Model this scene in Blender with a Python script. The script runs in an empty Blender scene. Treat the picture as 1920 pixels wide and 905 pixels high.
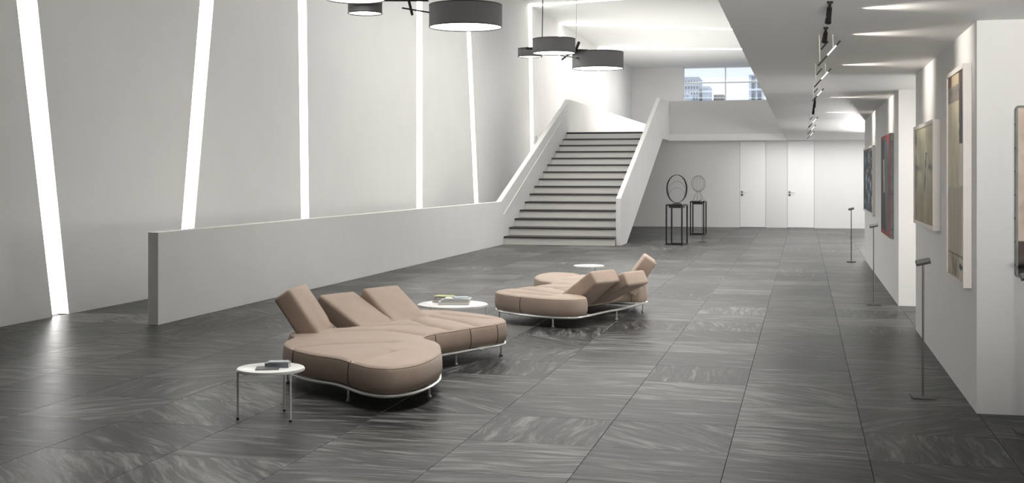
import bpy, bmesh, math, random
import numpy as np
from mathutils import Vector, Matrix, noise
from mathutils.geometry import delaunay_2d_cdt
random.seed(7)
SC = bpy.context.scene
COL = SC.collection
PI = math.pi

# ------------------------------------------------------------------ camera
F_PX = 2270.0
YAW = math.atan(546 / F_PX)
cam_d = bpy.data.cameras.new('camera')
cam_d.sensor_width = 36.0
cam_d.lens = F_PX / 1920 * 36.0
cam_d.shift_y = -125.5 / 1920
cam_d.clip_end = 2000
cam = bpy.data.objects.new('camera', cam_d)
COL.objects.link(cam)
cam.location = (0, 0, 1.6)
cam.rotation_euler = (PI / 2, 0, YAW)
SC.camera = cam

# ------------------------------------------------------------------ world, exposure
SC.view_settings.view_transform = 'Standard'
SC.view_settings.look = 'None'
SC.view_settings.gamma = 1.0
SC.view_settings.exposure = 0.0
W = bpy.data.worlds.new('sky')
SC.world = W
W.use_nodes = True
wn = W.node_tree
bgn = wn.nodes['Background']
tc = wn.nodes.new('ShaderNodeTexCoord')
sx = wn.nodes.new('ShaderNodeSeparateXYZ')
rp = wn.nodes.new('ShaderNodeValToRGB')
rp.color_ramp.elements[0].position = 0.0
rp.color_ramp.elements[0].color = (0.92, 0.95, 1.0, 1)
rp.color_ramp.elements[1].position = 0.25
rp.color_ramp.elements[1].color = (0.62, 0.74, 0.98, 1)
wn.links.new(tc.outputs['Generated'], sx.inputs[0])
wn.links.new(sx.outputs['Z'], rp.inputs[0])
wn.links.new(rp.outputs[0], bgn.inputs['Color'])
bgn.inputs['Strength'].default_value = 1.25


def area(name, loc, rot, sx_, sy_, power, col=(1, 1, 1), spread=180, aim=None):
    d = bpy.data.lights.new(name, 'AREA')
    d.shape = 'RECTANGLE'
    d.size = sx_
    d.size_y = sy_
    d.energy = power
    d.color = col
    d.spread = math.radians(spread)
    o = bpy.data.objects.new(name, d)
    COL.objects.link(o)
    o.location = loc
    o.rotation_euler = rot
    if aim:
        o.rotation_euler = (Vector(aim) - Vector(loc)).to_track_quat('-Z', 'Y').to_euler()
    return o


# unseen overhead panel of the hall, and fill panels added for landing and gallery
WARM = (1.0, 0.985, 0.96)
area('hall_overhead_panel', (-1.25, 13.0, 6.6), (0, 0, 0), 0.9, 17.0, 330, WARM, spread=88)  # unseen panel overhead, placed to give the bright floor strip beside the gallery
area('stair_fill', (-4.6, 25.0, 6.6), (0, 0, 0), 5.0, 10.0, 340, WARM, spread=150)  # fill added over the stairs to brighten them
area('landing_fill', (-4.4, 47.0, 6.6), (0, 0, 0), 5.5, 18.0, 560, WARM)  # fill added above the landing to make the far hall bright
area('hall_ceiling_fill', (-3.6, 46.0, 3.0), (PI, 0, 0), 5.0, 16.0, 235, WARM)  # added out of sight on the landing, brightens the hall ceiling from below
area('gallery_end_fill', (1.6, 35.6, 2.58), (0, 0, 0), 6.0, 1.8, 140, WARM)  # fill added to brighten the right part of the back wall
area('gallery_bay_panel', (3.0, 14.2, 2.58), (0, 0, 0), 3.0, 1.4, 60, WARM)  # unseen panel added between the exhibition walls to light the bay
# fill panels added out of view, aimed up to brighten the gallery ceiling
area('ceiling_fill_near', (.3, -1.5, .5), (0, 0, 0), 2.0, .6, 54, WARM, spread=42, aim=(.1, 12, 3.9))
area('ceiling_fill_far', (2.6, 35.6, .5), (0, 0, 0), 1.2, .5, 42, WARM, spread=32, aim=(.0, 16, 3.3))
for y_, l_, p_ in ((14.3, 2.2, 230), (30.0, 11.0, 500)):
    area('side_fill', (5.9, y_, 1.2), (PI / 2 + .45, 0, PI / 2), l_, 2.2, p_, (1.0, 0.985, 0.965))  # panels added before a windowless wall to lift the gallery ceiling


# ------------------------------------------------------------------ helpers
def link(o):
    COL.objects.link(o)
    return o


def tag(o, label=None, cat=None, group=None, kind=None):
    if label: o['label'] = label
    if cat: o['category'] = cat
    if group: o['group'] = group
    if kind: o['kind'] = kind
    return o


def thing(name, label, cat, loc=(0, 0, 0), group=None):
    o = bpy.data.objects.new(name, None)
    o.empty_display_size = 0.1
    link(o)
    o.location = loc
    return tag(o, label, cat, group)


def root_loc(o):
    v = Vector((0, 0, 0))
    while o:
        v += Vector(o.location)
        o = o.parent
    return v


class MB:
    """collects geometry in room coordinates, then links it as ONE mesh object"""

    def __init__(s):
        s.v, s.f = [], []

    def add(s, vs, fs):
        n = len(s.v)
        s.v += [tuple(v) for v in vs]
        s.f += [tuple(i + n for i in f) for f in fs]
        return s

    def box(s, x0, x1, y0, y1, z0, z1):
        return s.add([(x0, y0, z0), (x1, y0, z0), (x1, y1, z0), (x0, y1, z0), (x0, y0, z1), (x1, y0, z1), (x1, y1, z1), (x0, y1, z1)],
                     [(0, 3, 2, 1), (4, 5, 6, 7), (0, 1, 5, 4), (1, 2, 6, 5), (2, 3, 7, 6), (3, 0, 4, 7)])

    def obox(s, c, ax, ay, az):
        """box of centre c and half-vectors"""
        c, ax, ay, az = map(Vector, (c, ax, ay, az))
        vs = [c + i * ax + j * ay + k * az for k in (-1, 1) for (i, j) in ((-1, -1), (1, -1), (1, 1), (-1, 1))]
        return s.add(vs, [(0, 3, 2, 1), (4, 5, 6, 7), (0, 1, 5, 4), (1, 2, 6, 5), (2, 3, 7, 6), (3, 0, 4, 7)])

    def prism_x(s, pts, x0, x1):
        """polygon in (y,z) extruded along x"""
        n = len(pts)
        vs = [(x0, y, z) for y, z in pts] + [(x1, y, z) for y, z in pts]
        fs = [tuple(range(n)), tuple(range(2 * n - 1, n - 1, -1))]
        fs += [(i, i + n, (i + 1) % n + n, (i + 1) % n) for i in range(n)]
        return s.add(vs, fs)

    def tube(s, pts, r, n=10, closed=False):
        pts = [Vector(p) for p in pts]
        m = len(pts)
        rs = r if isinstance(r, (list, tuple)) else [r] * m
        vs, fs = [], []
        up = None
        for i, p in enumerate(pts):
            if closed:
                t = pts[(i + 1) % m] - pts[i - 1]
            else:
                t = pts[min(i + 1, m - 1)] - pts[max(i - 1, 0)]
            t.normalize()
            if up is None:
                up = Vector((0, 0, 1)) if abs(t.z) < 0.9 else Vector((1, 0, 0))
            a = (up - t * up.dot(t))
            if a.length < 1e-5:
                a = t.orthogonal()
            a.normalize()
            b = t.cross(a)
            up = a
            for k in range(n):
                w = 2 * PI * k / n
                vs.append(p + (a * math.cos(w) + b * math.sin(w)) * rs[i])
        rng = m if closed else m - 1
        for i in range(rng):
            j = (i + 1) % m
            for k in range(n):
                l = (k + 1) % n
                fs.append((i * n + k, i * n + l, j * n + l, j * n + k))
        if not closed:
            fs.append(tuple(range(n - 1, -1, -1)))
            fs.append(tuple((m - 1) * n + k for k in range(n)))
        return s.add(vs, fs)

    def lathe(s, c, prof, n=48, caps=True):
        """profile of (r, z) turned round the vertical through c"""
        vs, fs = [], []
        m = len(prof)
        for r, z in prof:
            for k in range(n):
                w = 2 * PI * k / n
                vs.append((c[0] + r * math.cos(w), c[1] + r * math.sin(w), c[2] + z))
        for i in range(m - 1):
            for k in range(n):
                l = (k + 1) % n
                fs.append((i * n + k, i * n + l, (i + 1) * n + l, (i + 1) * n + k))
        if caps:
            fs.append(tuple(range(n - 1, -1, -1)))
            fs.append(tuple((m - 1) * n + k for k in range(n)))
        return s.add(vs, fs)

    def build(s, name, m, parent=None, smooth=False, bevel=0, seg=2, sharp=35):
        me = bpy.data.meshes.new(name)
        off = root_loc(parent) if parent else Vector((0, 0, 0))
        me.from_pydata([tuple(Vector(v) - off) for v in s.v], [], s.f)
        bm = bmesh.new()
        bm.from_mesh(me)
        bmesh.ops.recalc_face_normals(bm, faces=bm.faces)
        bm.to_mesh(me)
        bm.free()
        me.materials.append(m)
        o = bpy.data.objects.new(name, me)
        link(o)
        if parent: o.parent = parent
        if smooth:
            for p in me.polygons: p.use_smooth = True
            me.set_sharp_from_angle(angle=math.radians(sharp))
        if bevel:
            b = o.modifiers.new('bevel', 'BEVEL')
            b.width = bevel
            b.segments = seg
            b.limit_method = 'ANGLE'
            b.angle_limit = math.radians(40)
        return o


def copy_tree(o, parent=None):
    c = o.copy()
    link(c)
    c.parent = parent
    for ch in list(o.children):
        copy_tree(ch, c)
    return c


# ------------------------------------------------------------------ materials
def mat(name, col, rough=0.6, metal=0.0, bump=0.0, bscale=60, var=0.0, vscale=4, spec=0.5, stretch=(1, 1, 1), coat=0, sheen=0):
    m = bpy.data.materials.new(name)
    m.use_nodes = True
    nt = m.node_tree
    b = nt.nodes['Principled BSDF']
    b.inputs['Base Color'].default_value = (*col, 1)
    b.inputs['Roughness'].default_value = rough
    b.inputs['Metallic'].default_value = metal
    b.inputs['Specular IOR Level'].default_value = spec
    if sheen: b.inputs['Sheen Weight'].default_value = sheen
    if coat: b.inputs['Coat Weight'].default_value = coat
    if bump or var:
        g = nt.nodes.new('ShaderNodeNewGeometry')
        mp = nt.nodes.new('ShaderNodeMapping')
        mp.inputs['Scale'].default_value = stretch
        nt.links.new(g.outputs['Position'], mp.inputs['Vector'])
    if bump:
        n = nt.nodes.new('ShaderNodeTexNoise')
        n.inputs['Scale'].default_value = bscale
        n.inputs['Detail'].default_value = 4
        bp = nt.nodes.new('ShaderNodeBump')
        bp.inputs['Strength'].default_value = bump
        bp.inputs['Distance'].default_value = 0.01
        nt.links.new(mp.outputs[0], n.inputs['Vector'])
        nt.links.new(n.outputs['Fac'], bp.inputs['Height'])
        nt.links.new(bp.outputs[0], b.inputs['Normal'])
    if var:
        n = nt.nodes.new('ShaderNodeTexNoise')
        n.inputs['Scale'].default_value = vscale
        n.inputs['Detail'].default_value = 5
        r = nt.nodes.new('ShaderNodeValToRGB')
        r.color_ramp.elements[0].position = 0.3
        r.color_ramp.elements[1].position = 0.7
        r.color_ramp.elements[0].color = (*[c * (1 - var) for c in col], 1)
        r.color_ramp.elements[1].color = (*[min(1, c * (1 + var)) for c in col], 1)
        nt.links.new(mp.outputs[0], n.inputs['Vector'])
        nt.links.new(n.outputs['Fac'], r.inputs[0])
        nt.links.new(r.outputs[0], b.inputs['Base Color'])
    return m


def emis(name, col, s):
    m = bpy.data.materials.new(name)
    m.use_nodes = True
    nt = m.node_tree
    nt.nodes.remove(nt.nodes['Principled BSDF'])
    e = nt.nodes.new('ShaderNodeEmission')
    e.inputs[0].default_value = (*col, 1)
    e.inputs[1].default_value = s
    nt.links.new(e.outputs[0], nt.nodes['Material Output'].inputs[0])
    return m


def attr_mat(name, rough=0.6, bump=0.15):
    m = bpy.data.materials.new(name)
    m.use_nodes = True
    nt = m.node_tree
    b = nt.nodes['Principled BSDF']
    b.inputs['Roughness'].default_value = rough
    a = nt.nodes.new('ShaderNodeAttribute')
    a.attribute_name = 'paint'
    nt.links.new(a.outputs['Color'], b.inputs['Base Color'])
    n = nt.nodes.new('ShaderNodeTexNoise')
    n.inputs['Scale'].default_value = 90
    bp = nt.nodes.new('ShaderNodeBump')
    bp.inputs['Strength'].default_value = bump
    bp.inputs['Distance'].default_value = 0.004
    nt.links.new(n.outputs['Fac'], bp.inputs['Height'])
    nt.links.new(bp.outputs[0], b.inputs['Normal'])
    return m


TX, TOX, TOY = 0.78, -0.418, 7.045     # tile pitch and one joint crossing


def tile_mat():
    m = bpy.data.materials.new('slate_tile')
    m.use_nodes = True
    nt = m.node_tree
    N = nt.nodes
    L = nt.links
    b = N['Principled BSDF']

    def vm(op, a, bb=None):
        n = N.new('ShaderNodeVectorMath')
        n.operation = op
        for i, v in enumerate((a, bb)):
            if v is None: continue
            if isinstance(v, tuple): n.inputs[i].default_value = v
            else: L.new(v, n.inputs[i])
        return n.outputs[0]

    def mt(op, a, bb=None, cl=False):
        n = N.new('ShaderNodeMath')
        n.operation = op
        n.use_clamp = cl
        for i, v in enumerate((a, bb)):
            if v is None: continue
            if isinstance(v, (int, float)): n.inputs[i].default_value = v
            else: L.new(v, n.inputs[i])
        return n.outputs[0]
    g = N.new('ShaderNodeNewGeometry')
    p = vm('SUBTRACT', g.outputs['Position'], (TOX, TOY, 0.5))
    p = vm('MULTIPLY', p, (1 / TX, 1 / TX, 0.0))
    cell = vm('FLOOR', p)
    wn_ = N.new('ShaderNodeTexWhiteNoise')
    wn_.noise_dimensions = '3D'
    L.new(vm('ADD', cell, (7.3, 3.1, 0.7)), wn_.inputs['Vector'])
    r1 = wn_.outputs['Value']
    sp = N.new('ShaderNodeSeparateColor')
    L.new(wn_.outputs['Color'], sp.inputs[0])
    r2, r3 = sp.outputs[1], sp.outputs[2]
    fr = vm('SUBTRACT', vm('FRACTION', p), (0.5, 0.5, 0))
    # most tiles run left to right, some across, some on the slant
    ramp = N.new('ShaderNodeValToRGB')
    ramp.color_ramp.interpolation = 'CONSTANT'
    els = ramp.color_ramp.elements
    els[0].position = 0
    els[0].color = (0.0, 0, 0, 1)
    els[1].position = 0.5
    els[1].color = (0.5, 0, 0, 1)
    for ps, v in ((0.62, 0.22), (0.78, 0.03), (0.88, 0.8)):
        e = els.new(ps)
        e.color = (v, v, v, 1)
    L.new(r1, ramp.inputs[0])
    s1 = N.new('ShaderNodeSeparateColor')
    L.new(ramp.outputs[0], s1.inputs[0])
    ang = mt('ADD', mt('MULTIPLY', s1.outputs[0], PI), mt('MULTIPLY', mt('SUBTRACT', r2, 0.5), 0.35))
    vr = N.new('ShaderNodeVectorRotate')
    vr.rotation_type = 'Z_AXIS'
    L.new(fr, vr.inputs['Vector'])
    L.new(ang, vr.inputs['Angle'])
    off = vm('MULTIPLY', wn_.outputs['Color'], (31.0, 17.0, 9.0))
    # gentle waves of the stone
    nw = N.new('ShaderNodeTexNoise')
    nw.inputs['Scale'].default_value = 1.6
    nw.inputs['Detail'].default_value = 2
    L.new(vm('ADD', vr.outputs[0], off), nw.inputs['Vector'])
    bend = vm('MULTIPLY', vm('SUBTRACT', nw.outputs['Color'], (0.5, 0.5, 0.5)), (0.0, 0.22, 0.0))
    q = vm('ADD', vr.outputs[0], bend)
    q1 = vm('ADD', vm('MULTIPLY', q, (1.1, 9.0, 1.0)), off)
    n1 = N.new('ShaderNodeTexNoise')
    n1.inputs['Scale'].default_value = 1.3
    n1.inputs['Detail'].default_value = 7
    n1.inputs['Roughness'].default_value = 0.62
    n1.inputs['Distortion'].default_value = 0.5
    L.new(q1, n1.inputs['Vector'])
    q2 = vm('ADD', vm('MULTIPLY', q, (2.2, 34.0, 1.0)), off)
    n2 = N.new('ShaderNodeTexNoise')
    n2.inputs['Scale'].default_value = 1.2
    n2.inputs['Detail'].default_value = 4
    L.new(q2, n2.inputs['Vector'])
    v = mt('ADD', mt('MULTIPLY', n1.outputs['Fac'], 0.72), mt('MULTIPLY', n2.outputs['Fac'], 0.28))
    v = mt('ADD', v, mt('MULTIPLY', mt('SUBTRACT', r3, 0.5), 0.09))
    cr = N.new('ShaderNodeValToRGB')
    e = cr.color_ramp.elements
    e[0].position = 0.38
    e[0].color = (0.015, 0.015, 0.014, 1)
    e[1].position = 0.65
    e[1].color = (0.20, 0.199, 0.189, 1)
    k = e.new(0.50)
    k.color = (0.054, 0.054, 0.051, 1)
    L.new(v, cr.inputs[0])
    L.new(cr.outputs[0], b.inputs['Base Color'])
    rr = mt('ADD', mt('MULTIPLY', n1.outputs['Fac'], 0.20), 0.27)
    L.new(rr, b.inputs['Roughness'])
    b.inputs['Specular IOR Level'].default_value = 0.13
    bp = N.new('ShaderNodeBump')
    bp.inputs['Strength'].default_value = 0.12
    bp.inputs['Distance'].default_value = 0.004
    L.new(v, bp.inputs['Height'])
    L.new(bp.outputs[0], b.inputs['Normal'])
    return m


M = {}
M['plaster'] = mat('white_plaster', (0.74, 0.735, 0.72), 0.75, bump=0.06, bscale=25, var=0.018, vscale=1.3)
M['panel'] = mat('grey_white_wall', (0.66, 0.66, 0.65), 0.6, var=0.015, vscale=1.2, stretch=(1, 1, 0.3))
M['ceiling'] = mat('ceiling_paint', (0.74, 0.74, 0.725), 0.7, var=0.01)
M['low_ceiling'] = mat('gallery_ceiling_paint', (0.78, 0.775, 0.76), 0.5)
M['doorm'] = mat('door_lacquer', (0.76, 0.76, 0.76), 0.45)
M['trim'] = mat('white_trim', (0.85, 0.84, 0.82), 0.5)
M['grout'] = mat('dark_grout', (0.04, 0.04, 0.038), 0.9)
M['tile'] = tile_mat()
M['tread'] = mat('dark_stone_tread', (0.035, 0.034, 0.032), 0.5, var=0.2, vscale=6)
M['riser'] = mat('pale_riser', (0.70, 0.685, 0.66), 0.6, var=0.01)
M['leather'] = mat('taupe_suede', (0.41, 0.32, 0.258), 0.6, bump=0.12, bscale=140, var=0.05, vscale=5, spec=0.3)
M['seam'] = mat('seam_thread', (0.06, 0.042, 0.03), 0.8)
M['chrome'] = mat('brushed_steel', (0.80, 0.80, 0.78), 0.3, 0.6)
M['whitemetal'] = mat('white_lacquered_metal', (0.82, 0.82, 0.80), 0.3, 0.0, coat=0.3)
M['tabletop'] = mat('white_stone_top', (0.86, 0.85, 0.83), 0.25, var=0.03, vscale=9)
M['black'] = mat('black_metal', (0.012, 0.012, 0.012), 0.42, 0.3)
M['darkmetal'] = mat('dark_grey_metal', (0.07, 0.068, 0.064), 0.4, 0.6)
M['standmetal'] = mat('worn_steel', (0.09, 0.087, 0.08), 0.4, 0.7)
M['fabric'] = mat('charcoal_shade_fabric', (0.13, 0.13, 0.13), 0.85, bump=0.5, bscale=350, var=0.25, vscale=160, stretch=(1, 1, 3))
M['wire'] = mat('grey_wire', (0.16, 0.15, 0.14), 0.5, 0.5)
M['frame'] = mat('off_white_frame', (0.72, 0.68, 0.64), 0.5, var=0.03, vscale=8)
M['canvas_edge'] = mat('grey_canvas_edge', (0.30, 0.31, 0.30), 0.8, var=0.15, vscale=12)
M['rubber'] = mat('black_rubber', (0.015, 0.015, 0.015), 0.7)
M['paint'] = attr_mat('oil_paint', 0.55)
M['strip'] = emis('light_strip_glow', (1.0, 0.985, 0.96), 8.0)
M['diff'] = emis('lamp_diffuser_glow', (1.0, 0.97, 0.92), 5.0)
M['tubeglow'] = emis('tube_glow', (1.0, 0.97, 0.93), 1.6)
M['conc'] = mat('tower_pale_concrete', (0.62, 0.64, 0.64), 0.8)
M['conc2'] = mat('tower_white_cladding', (0.85, 0.86, 0.87), 0.7)
M['brownb'] = mat('brown_brick_block', (0.36, 0.31, 0.25), 0.8, var=0.1, vscale=0.5)
M['bwin'] = mat('dark_blue_window', (0.12, 0.15, 0.19), 0.2)
M['bglass'] = mat('blue_tower_glass', (0.30, 0.38, 0.46), 0.25)
M['asphalt'] = mat('city_ground', (0.3, 0.3, 0.3), 0.9)
gm = bpy.data.materials.new('window_glass')
gm.use_nodes = True
nt = gm.node_tree
nt.nodes.remove(nt.nodes['Principled BSDF'])
mx = nt.nodes.new('ShaderNodeMixShader')
tr = nt.nodes.new('ShaderNodeBsdfTransparent')
gl = nt.nodes.new('ShaderNodeBsdfGlossy')
gl.inputs['Roughness'].default_value = 0.02
tr.inputs[0].default_value = (0.95, 0.97, 0.98, 1)
mx.inputs[0].default_value = 0.05
nt.links.new(tr.outputs[0], mx.inputs[1])
nt.links.new(gl.outputs[0], mx.inputs[2])
nt.links.new(mx.outputs[0], nt.nodes['Material Output'].inputs[0])
M['glass'] = gm

# ------------------------------------------------------------------ the setting
XL, XG, XW, XR = -8.2, -0.49, 1.13, 6.0     # hall wall, gallery edge, gallery wall, far right
YB, YE, Y0 = 37.3, 59.4, -4.0               # back wall, hall end, behind the camera
ZC, ZM, ZT = 2.63, 2.82, 6.82               # gallery ceiling, landing floor, hall ceiling


def struct(mb, name, m, **k):
    parent = k.pop('parent', None)
    o = mb.build(name, m, parent, **k)
    if parent is None: o['kind'] = 'structure'
    return o


# floor: dark slate tiles, each laid on a bed of grout
floor = struct(MB().box(XL - 0.3, XR + 0.3, Y0 - 0.3, YE, -0.2, -0.008), 'floor', M['grout'])


def tile_geo(x0, x1, y0, y1):
    g, c = 0.0008, 0.0014
    a0, a1, b0, b1 = x0 + g, x1 - g, y0 + g, y1 - g
    vs = [(a0, b0, -0.012), (a1, b0, -0.012), (a1, b1, -0.012), (a0, b1, -0.012),
          (a0, b0, -0.0035), (a1, b0, -0.0035), (a1, b1, -0.0035), (a0, b1, -0.0035),
          (a0 + c, b0 + c, 0), (a1 - c, b0 + c, 0), (a1 - c, b1 - c, 0), (a0 + c, b1 - c, 0)]
    fs = [(8, 9, 10, 11)]
    for i in range(4):
        j = (i + 1) % 4
        fs += [(i, j, j + 4, i + 4), (i + 4, j + 4, j + 8, i + 8)]
    return vs, fs


def proj(X, Y, z):
    s_, c_ = math.sin(YAW), math.cos(YAW)
    Z = -X * s_ + Y * c_
    if Z < 0.3: return None
    return 960 + (X * c_ + Y * s_) / Z * F_PX, 327 + (1.6 - z) / Z * F_PX, Z


cells = []
for i in range(int(math.floor((XL - TOX) / TX)), int(math.ceil((XR - TOX) / TX))):
    for j in range(int(math.floor((Y0 - TOY) / TX)), int(math.ceil((YB - TOY) / TX))):
        x0, y0 = TOX + i * TX, TOY + j * TX
        pr = proj(x0 + TX / 2, y0 + TX / 2, 0)
        vis = pr is not None and -60 < pr[0] < 1980 and pr[1] < 960
        if x0 > XW + 0.1 and y0 > 8.2: vis = False
        cells.append((0 if vis else 1, pr[2] if pr else 99, x0, y0))
cells.sort()
vs, fs = tile_geo(-TX / 2, TX / 2, -TX / 2, TX / 2)
tme = bpy.data.meshes.new('floor_tile')
tme.from_pydata(vs, [], fs)
tme.materials.append(M['tile'])
rest = MB()
for k, (nv, Z, x0, y0) in enumerate(cells):
    if k < 300 and nv == 0:
        o = bpy.data.objects.new('floor_tile', tme)
        link(o)
        o.parent = floor
        o.location = (x0 + TX / 2, y0 + TX / 2, 0)
    else:
        rest.add(*tile_geo(max(x0, XL - 0.29), min(x0 + TX, XR + 0.29), y0, min(y0 + TX, YB + 0.2)))
o = rest.build('tile_field', M['tile'], floor)
o['kind'] = 'stuff'

# left wall of the hall, cut by slanting light slots
#  (Y at floor left edge, right edge, Y at ceiling left edge, right edge, slot depth)
SLOTS = [(12.02, 12.33, 10.76, 11.18, .12), (14.78, 15.12, 15.9, 16.33, .10), (18.98, 19.30, 18.74, 19.11, .07),
         (25.2, 25.6, 25.2, 25.6, .05), (30.12, 30.50, 28.96, 29.34, .05), (36.75, 37.15, 36.2, 36.7, .05),
         (41.0, 41.5, 41.0, 41.5, .05), (49.2, 49.8, 49.2, 49.8, .05)]
edges = [(Y0, Y0)]
for a, b, c, d, _ in SLOTS: edges += [(a, c), (b, d)]
edges += [(YE, YE)]
wl = struct(MB().box(XL - 0.4, XL - 0.2, Y0, YE, 0, ZT), 'wall_left', M['plaster'])
for i in range(0, len(edges), 2):
    (a, c), (b, d) = edges[i], edges[i + 1]
    MB().prism_x([(a, 0), (b, 0), (d, ZT), (c, ZT)], XL - 0.2, XL).build('wall_panel', M['plaster'], wl)

STRIP_L = ['leftmost light strip, broad and leaning, reaching the floor and mirrored in the dark tiles',
           'light strip second from the left, leaning right at its top above the end of the low wall',
           'nearly upright light strip, third from the left, between the leaning strips and the near lamp',
           'narrow upright light strip behind the thin arm of the near lamp',
           'thin leaning light strip below the largest drum shade of the near lamp',
           'light strip turning onto the ceiling, behind the smallest drum of the far lamp',
           'light strip turning onto the ceiling, behind the middle of the far lamp',
           'farthest light strip, rising behind the landing wall above the stairs']
CEIL = {5: ((-8.2, 36.45), (-2.2, 34.9)), 6: ((-8.2, 41.25), (-0.55, 45.1)), 7: ((-8.2, 49.6), (-0.55, 51.6)),
        0: ((-8.2, 10.97), (-0.55, 9.2)), 1: ((-8.2, 16.1), (-0.55, 17.9)), 2: ((-8.2, 18.9), (-0.55, 22.4)),
        3: ((-8.2, 25.4), (-0.55, 24.5)), 4: ((-8.2, 29.15), (-0.55, 31.0))}
for i, (a, b, c, d, dp) in enumerate(SLOTS):
    mb = MB().prism_x([(a, 0.004), (b, 0.004), (d, ZT - .03), (c, ZT - .03)], XL - 0.199, XL - dp)
    if i in CEIL:
        (x0, y0), (x1, y1) = CEIL[i]
        w = 0.075
        mb.add([(x0, y0 - w, ZT - .03), (x1, y1 - w, ZT - .03), (x1, y1 + w, ZT - .03), (x0, y0 + w, ZT - .03),
                (x0, y0 - w, ZT - .002), (x1, y1 - w, ZT - .002), (x1, y1 + w, ZT - .002), (x0, y0 + w, ZT - .002)],
               [(0, 3, 2, 1), (4, 5, 6, 7), (0, 1, 5, 4), (1, 2, 6, 5), (2, 3, 7, 6), (3, 0, 4, 7)])
    o = mb.build('wall_light_strip', M['strip'])
    tag(o, STRIP_L[i], 'light strip', 'white light strips of the hall wall')

struct(MB().box(XL - 0.4, XG + 0.3, Y0, YE + .3, ZT, ZT + 0.3), 'ceiling', M['ceiling'])
# gallery: slab with its closed upper storey
struct(MB().box(XG, XR + .3, Y0, YB, ZC, ZC + 0.35), 'ceiling', M['low_ceiling'])
struct(MB().box(XG, XG + 0.25, Y0, YE, ZC + 0.35, ZT), 'wall_upper', M['plaster'])
struct(MB().box(XL - .4, XR + .3, Y0 - .3, Y0, 0, ZT), 'wall_near', M['plaster'])
struct(MB().box(XR, XR + .3, Y0, YB + .3, 0, ZC), 'wall_right', M['plaster'])
# exhibition walls of the gallery
struct(MB().box(XW, XR, 8.61, 13.13, 0, ZC), 'wall_gallery', M['plaster'])
struct(MB().box(XW, XR, 15.45, 23.8, 0, ZC), 'wall_gallery', M['plaster'])
# back wall with two flush doors
dA, dB = (-1.871, -1.095), (-0.467, 0.326)
zt = 2.61
mb = MB()
for x0, x1 in ((XL, dA[0]), (dA[1], dB[0]), (dB[1], XR)):
    mb.box(x0, x1, YB, YB + 0.25, 0, zt)
mb.box(XL, XR, YB + 0.26, YB + 0.3, 0, zt)
mb.box(XL, XR, YB, YB + 0.25, zt, ZC + .19)
struct(mb, 'wall_back', M['panel'])
for k, (x0, x1) in enumerate((dA, dB)):
    g = 0.007
    d = struct(MB().box(x0 + g, x1 - g, YB + 0.006, YB + 0.05, 0.012, zt - g), 'door_%d' % (k + 1), M['doorm'])
    hx = x0 + 0.07
    h = MB().box(hx - .028, hx + .028, YB - .006, YB + .006, 1.045, 1.10).build('handle_plate', M['darkmetal'], d)
    MB().box(hx - .028, hx + .028, YB - .006, YB + .006, 0.955, 1.01).build('lock_plate', M['darkmetal'], d)
    MB().tube([(hx, YB - .0, 1.073), (hx, YB - .05, 1.073), (hx + .17, YB - .05, 1.073)], 0.009).build('door_handle', M['chrome'], d)
# ledge under the landing and its parapet
struct(MB().box(-3.99, XG + .0, YB - 0.2, YB, ZC, ZM + .01), 'trim_1', M['trim'])
struct(MB().box(-3.99, XG, YB - 0.1, YB, ZM + .01, 3.85), 'wall_parapet', M['panel'])
# landing floor
struct(MB().box(-6.66, -4.10, 34.46, YB, ZC, ZM).box(-6.66, -3.99, YB, YE, ZC, ZM).box(-3.99, XG, YB, YE, ZC + .19, ZM), 'floor_landing', M['plaster'])
# low wall from the foreground up the stairs and along the landing
XLw = (-6.785, -6.665)
struct(MB().prism_x([(11.63, 0), (52.8, 0), (52.8, 3.8), (34.9, 3.8), (26.66, 0.985), (11.63, 0.985)], XLw[0], XLw[1]), 'wall_low', M['plaster'], bevel=0.004)
# outer wall of the stairs, open beneath its slanting lower edge
struct(MB().prism_x([(27.05, 0), (28.0, 0), (35.40, 2.64), (37.3, 2.64), (37.3, 3.85), (34.85, 3.80), (27.05, 1.06)], -4.10, -3.99), 'wall_stair', M['plaster'], bevel=0.004)

# far wall of the hall with the big window
wx0, wx1, wz0, wz1 = -5.694, XG, 3.1, 6.80
struct(MB().box(XL, wx0, YE, YE + .3, ZM, ZT).box(wx0, wx1, YE, YE + .3, ZM - .2, wz0).box(XL, XG + .2, YE, YE + .3, 0, ZM), 'wall_far', M['plaster'])
win = struct(MB().box(wx0, wx1, YE + .1, YE + .16, wz0, wz0 + .05).box(wx0, wx1, YE + .1, YE + .16, wz1 - .03, wz1)
             .box(wx0, wx0 + .05, YE + .1, YE + .16, wz0, wz1).box(wx1 - .05, wx1, YE + .1, YE + .16, wz0, wz1), 'window_1', M['trim'])
mxs = [wx0, -3.665, -1.636, wx1]
mzs = [wz0, 4.6, 6.06, wz1]
for x in mxs[1:-1]:
    MB().box(x - .03, x + .03, YE + .1, YE + .16, wz0, wz1).build('mullion', M['conc2'], win)
for z in mzs[1:-1]:
    MB().box(wx0, wx1, YE + .105, YE + .155, z - .03, z + .03).build('transom', M['conc2'], win)
for i in range(3):
    for j in range(3):
        MB().box(mxs[i] + .03, mxs[i + 1] - .03, YE + .125, YE + .135, mzs[j] + .03, mzs[j + 1] - .03).build('pane', M['glass'], win)

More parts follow.
